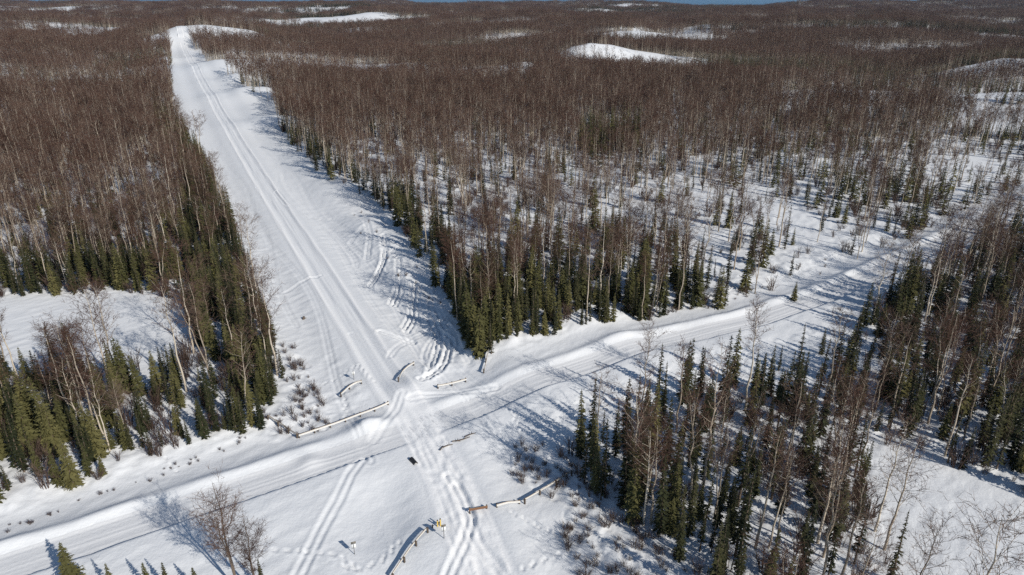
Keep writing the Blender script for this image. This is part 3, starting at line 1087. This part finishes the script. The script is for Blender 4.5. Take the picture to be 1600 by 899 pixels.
# ------------------------------------------------------------------ the inlet on the horizon
m, nt, b = material("inlet_water")
b.inputs["Base Color"].default_value = (0.05, 0.16, 0.27, 1)
b.inputs["Roughness"].default_value = 0.45
mb = MB()
a0 = 6600.0
mb.quad((-45000, a0 + 11000, -54.0), (3000, a0 - 400, -54.0), (45000, a0 - 4500, -54.0), (45000, 58000, -54.0))
mb.tri((-45000, a0 + 11000, -54.0), (45000, 58000, -54.0), (-45000, 58000, -54.0))
add("water", mb.mesh("water", m), kind="structure")

# ------------------------------------------------------------------ willow shrubs poking out of the snow
def shrub_at(x, y, s, label, group):
    label = ("knee-high " if s < 0.6 else ("waist-high " if s < 0.85 else "head-high ")) + label
    o = add("willow_shrub", random.choice(SHRUB), None, label, "shrub", group, loc=(x, y, zat(x, y, False) - 0.05))
    o.rotation_euler = (0, 0, random.uniform(0, 6.28))
    o.scale = (s, s, s * random.uniform(0.8, 1.2))
def shrub_zone(P, n, label, group, smin=0.5, smax=1.15, seed=1):
    rg = random.Random(seed)
    xs, ys = [p[0] for p in P], [p[1] for p in P]
    k = 0
    while k < n:
        x, y = rg.uniform(min(xs), max(xs)), rg.uniform(min(ys), max(ys))
        if y < 50 or not inside(np.array([x]), np.array([y]), P)[0]:
            continue
        shrub_at(x, y, rg.uniform(smin, smax), label, group)
        k += 1
shrub_zone(SHRUB1, 60, "twiggy brown willow shrub in lumpy snow beside the bog stand", "shrubs beside the bog stand", seed=2)
shrub_zone(SHRUB2, 150, "twiggy brown willow shrub in rough snow beside the clearing stand", "shrubs beside the clearing stand", seed=3)
shrub_zone(G([(560, 330), (650, 400), (700, 480), (690, 500), (600, 420), (540, 350)]), 14,
           "low willow twigs on the drifted bank beside the trail", "shrubs on the drifted bank", 0.35, 0.7, 4)
shrub_zone(G([(1000, 492), (1130, 462), (1200, 445), (1210, 452), (1130, 478), (1010, 505)]), 26,
           "small willow shrub on the verge below the spruce wedge", "shrubs on the north verge", 0.4, 0.8, 5)

shrub_zone(G([(0, 822), (150, 765), (300, 712), (400, 672), (400, 682), (300, 725), (150, 780), (0, 838)]), 34,
           "sprawling twigs on the rough verge below the bog stand", "twigs on the verge of the bog stand", 0.2, 0.5, 6)

# ------------------------------------------------------------------ guardrails
def guardrail(pts, label, hgt=0.72, spacing=2.6, face=1, rusty=False, buried=0.0, post_mat=None):
    P = G(pts)
    L = [0.0]
    for a, b in zip(P[:-1], P[1:]):
        L.append(L[-1] + math.hypot(b[0] - a[0], b[1] - a[1]))
    def at(s):
        return float(np.interp(s, L, [p[0] for p in P])), float(np.interp(s, L, [p[1] for p in P]))
    root = bpy.data.objects.new("guardrail", None)
    col.objects.link(root)
    x0, y0 = P[0]
    z0 = zat(x0, y0, False)
    root.location = (x0, y0, z0)
    root["label"] = label
    root["category"] = "guardrail"
    root["group"] = "guardrails round the crossing"
    n = max(6, int(L[-1] / 0.8))
    # corrugated beam: profile (offset towards the road, height)
    prof = [(0.0, 0.0), (0.07, 0.04), (0.07, 0.10), (0.0, 0.14), (0.0, 0.17), (0.07, 0.21), (0.07, 0.27), (0.0, 0.31)]
    top = MB()
    beam = MB()
    rows = []
    for i in range(n + 1):
        s = L[-1] * i / n
        x, y = at(s)
        xa, ya = at(max(0, s - 0.3))
        xb, yb = at(min(L[-1], s + 0.3))
        tl = math.hypot(xb - xa, yb - ya)
        nx, ny = (yb - ya) / tl * face, -(xb - xa) / tl * face
        z = zat(x, y, False) - z0 + hgt - 0.31 - buried
        rows.append([(x - x0 + nx * o, y - y0 + ny * o, z + q) for o, q in prof] + [(x - x0 - nx * 0.02, y - y0 - ny * 0.02, z + 0.31), (x - x0 - nx * 0.02, y - y0 - ny * 0.02, z)])
    m = len(rows[0])
    for r_ in rows:
        beam.v += r_
    for i in range(n):
        for k in range(m):
            k2 = (k + 1) % m
            beam.q.append((i * m + k, i * m + k2, (i + 1) * m + k2, (i + 1) * m + k))
    beam.q.append(tuple(range(4)))
    add("beam", beam.mesh("guardrail_beam", M['rust'] if rusty else M['galv']), root)
    top.path([(r_[7][0], r_[7][1], r_[7][2] + 0.03) for r_ in rows], [0.04] * (n + 1), 4)
    add("top_edge", top.mesh("guardrail_top", M['tan']), root)
    k = max(2, int(round(L[-1] / spacing)) + 1)
    for i in range(k):
        s = min(max(L[-1] * i / (k - 1), 0.1), L[-1] - 0.1)
        x, y = at(s)
        xb, yb = at(min(L[-1], s + 0.3))
        xa, ya = at(max(0, s - 0.3))
        a = math.atan2(yb - ya, xb - xa)
        nx, ny = math.sin(a) * face, -math.cos(a) * face
        pz = zat(x, y, False) - z0
        pb = MB()
        pb.box((x - x0 - nx * 0.13, y - y0 - ny * 0.13, pz + (hgt - buried + 0.06 - 0.5) / 2), 0.16, 0.2, hgt - buried + 0.06 + 0.5, a)
        add("post", pb.mesh("guardrail_post", M['post']), root)

guardrail([(467, 683), (540, 658), (608, 634)], "long straight guardrail along the road ending at the trail crossing")
guardrail([(420, 658), (445, 669), (466, 682)], "dark guardrail piece running back to the narrow spruce beside the scrub", face=-1)
guardrail([(533, 617), (545, 608), (557, 603), (566, 602)], "short curved guardrail half drifted over beside the small white sign", hgt=0.7)
guardrail([(624, 601), (628, 590), (636, 582), (648, 574)], "short curved guardrail below the drifted bank beside the trail", hgt=0.75, face=1)
guardrail([(684, 609), (729, 599)], "short straight guardrail on the snow between trail and road corner")
guardrail([(757, 588), (764, 560)], "guardrail running end-on towards the tip of the spruce wedge", face=1)
guardrail([(818, 785), (845, 768), (893, 743)], "dark guardrail running into the scrub beyond the churned trail", face=-1)
guardrail([(776, 796), (795, 789), (813, 786)], "half-buried bent guardrail between the trail and the dark guardrail", hgt=0.55)
guardrail([(733, 801), (762, 797)], "rusty half-buried guardrail piece at the edge of the churned trail", hgt=0.5, rusty=True)
guardrail([(612, 905), (640, 868), (668, 836)], "dark guardrail ending beside the white sign near the trail", face=-1)

# ------------------------------------------------------------------ signs and markers
def sign(px, label, h=2.15, turn=0.35, upper=True):
    x, y = g(*px)
    root = bpy.data.objects.new("road_sign", None)
    col.objects.link(root)
    root.location = (x, y, zat(x, y, False))
    root.rotation_euler = (0, 0, turn)
    root["label"] = label
    root["category"] = "sign"
    root["group"] = "signs round the crossing"
    p = MB()
    p.box((0, -0.055, (h - 0.4) / 2 - 0.05), 0.07, 0.05, h + 0.3)
    add("post", p.mesh("sign_post", M['sign_post']), root)
    q = MB()
    q.box((0, -0.012, h - 0.72), 0.52, 0.025, 0.66)
    add("panel", q.mesh("sign_panel", M['sign_white']), root)
    if upper:
        q = MB()
        q.box((0, -0.012, h - 0.2), 0.56, 0.025, 0.32)  # dark slab stands in for the shaded top edge, no second plate
        add("top_shade_panel", q.mesh("sign_top_shade_panel", M['sign_top_shade']), root)
sign((694, 846), "white sign with painted-in shade along its top beside the yellow marker posts")
sign((554, 866), "white sign on a thin post alone in the foreground snowfield", 1.9)
sign((553, 594), "small white sign standing behind the short curved guardrail", 1.9, 0.5, False)

def marker(px):
    x, y = g(*px)
    root = bpy.data.objects.new("utility_marker", None)
    col.objects.link(root)
    root.location = (x, y, zat(x, y, False))
    root.rotation_euler = (0, 0, 0.4)
    root["label"] = "pair of yellow marker posts with dark caps beside the trail"
    root["category"] = "marker"
    for dx, hh in ((-0.16, 0.95), (0.2, 1.05)):
        p = MB()
        p.path([(dx, 0, -0.3), (dx, 0, hh)], [0.09, 0.09], 8)
        add("post", p.mesh("marker_post", M['yellow']), root)
        c = MB()
        c.path([(dx, 0, hh + 0.004), (dx, 0, hh + 0.1)], [0.1, 0.06], 8)
        add("cap", c.mesh("marker_cap", M['black']), root)
    b = MB()
    b.box((0.02, 0, 0.55), 0.24, 0.05, 0.28)
    add("plate", b.mesh("marker_plate", M['black']), root)
marker((686, 826))
x, y = g(676, 829)
mb = MB()
mb.path([(0, 0, -0.2), (0.03, 0, 0.35), (0.02, 0, 0.5)], [0.09, 0.08, 0.05], 6)
mb.path([(-0.15, 0, 0.3), (0.2, 0.03, 0.36)], [0.05, 0.04], 5)
add("valve_stub", mb.mesh("valve_stub", M['black']), None, "small dark stub with a crossbar beside the yellow marker posts", "marker", loc=(x, y, zat(x, y, False)))
# culvert mouth
x, y = g(646, 724)
mb = MB()
seg = 14
for i in range(seg):
    a0, a1 = 2 * math.pi * i / seg, 2 * math.pi * (i + 1) / seg
    for (r1, r2, u0, u1) in ((0.32, 0.32, -0.6, 0.7), (0.27, 0.27, -0.6, 0.7), (0.32, 0.27, 0.7, 0.7)):
        mb.quad((u0, r1 * math.cos(a0), r1 * math.sin(a0)), (u0, r1 * math.cos(a1), r1 * math.sin(a1)),
                (u1, r2 * math.cos(a1), r2 * math.sin(a1)), (u1, r2 * math.cos(a0), r2 * math.sin(a0)))
o = add("culvert_pipe", mb.mesh("culvert_pipe", M['black']), None, "black culvert pipe end poking out of the bank at the crossing", "pipe", loc=(x, y, zat(x, y, False) + 0.12))
o.rotation_euler = (0, 0.12, -0.9)
# fallen logs
rg = random.Random(5)
for (px, ln, an) in (((700, 699), 1.5, 0.5), ((713, 693), 1.2, 0.1), ((724, 690), 2.2, 0.55), ((735, 684), 1.8, 0.45), ((690, 702), 1.0, 1.2)):
    x, y = g(*px)
    mb = MB()
    mb.path([(-ln / 2, 0, 0), (0, rg.uniform(-.1, .1), rg.uniform(0, .1)), (ln / 2, 0, 0.05)], [0.09, 0.08, 0.05], 7)
    mb.path([(0.1 * ln, 0, 0.05), (0.2 * ln, 0.35, 0.3)], [0.05, 0.02], 4)
    o = add("fallen_log", mb.mesh("fallen_log", M['log']), None, "dark fallen log half sunk in snow beside the road crossing", "log", "fallen logs beside the crossing",
            loc=(x, y, zat(x, y, False) + 0.1))
    o.rotation_euler = (0, rg.uniform(-0.08, 0.08), an)
for px, lab in (((474, 496), "dark stump at the end of tracks beside the trail"), ((655, 322), "snowy dark stump lying out on the drifted bank")):
    x, y = g(*px)
    mb = MB()
    mb.path([(0, 0, -0.2), (0.05, 0, 0.3), (0.1, 0.05, 0.55)], [0.34, 0.26, 0.2], 8)
    mb.path([(0.1, 0, 0.2), (0.6, 0.2, 0.15)], [0.1, 0.05], 5)
    add("stump", mb.mesh("stump", M['log']), None, lab, "stump", loc=(x, y, zat(x, y, False)))

# ------------------------------------------------------------------ haze: even air round everything
mh = bpy.data.materials.new("haze_air")
mh.use_nodes = True
nt = mh.node_tree
nt.nodes.clear()
pv = nt.nodes.new("ShaderNodeVolumePrincipled")
pv.inputs["Color"].default_value = (0.55, 0.74, 1.0, 1)
pv.inputs["Density"].default_value = 2.6e-5
pv.inputs["Anisotropy"].default_value = 0.2
mo = nt.nodes.new("ShaderNodeOutputMaterial")
nt.links.new(pv.outputs[0], mo.inputs["Volume"])
mb = MB()
mb.box((0, 0, 20), 124000, 124000, 230)
add("haze", mb.mesh("haze", mh), kind="stuff")
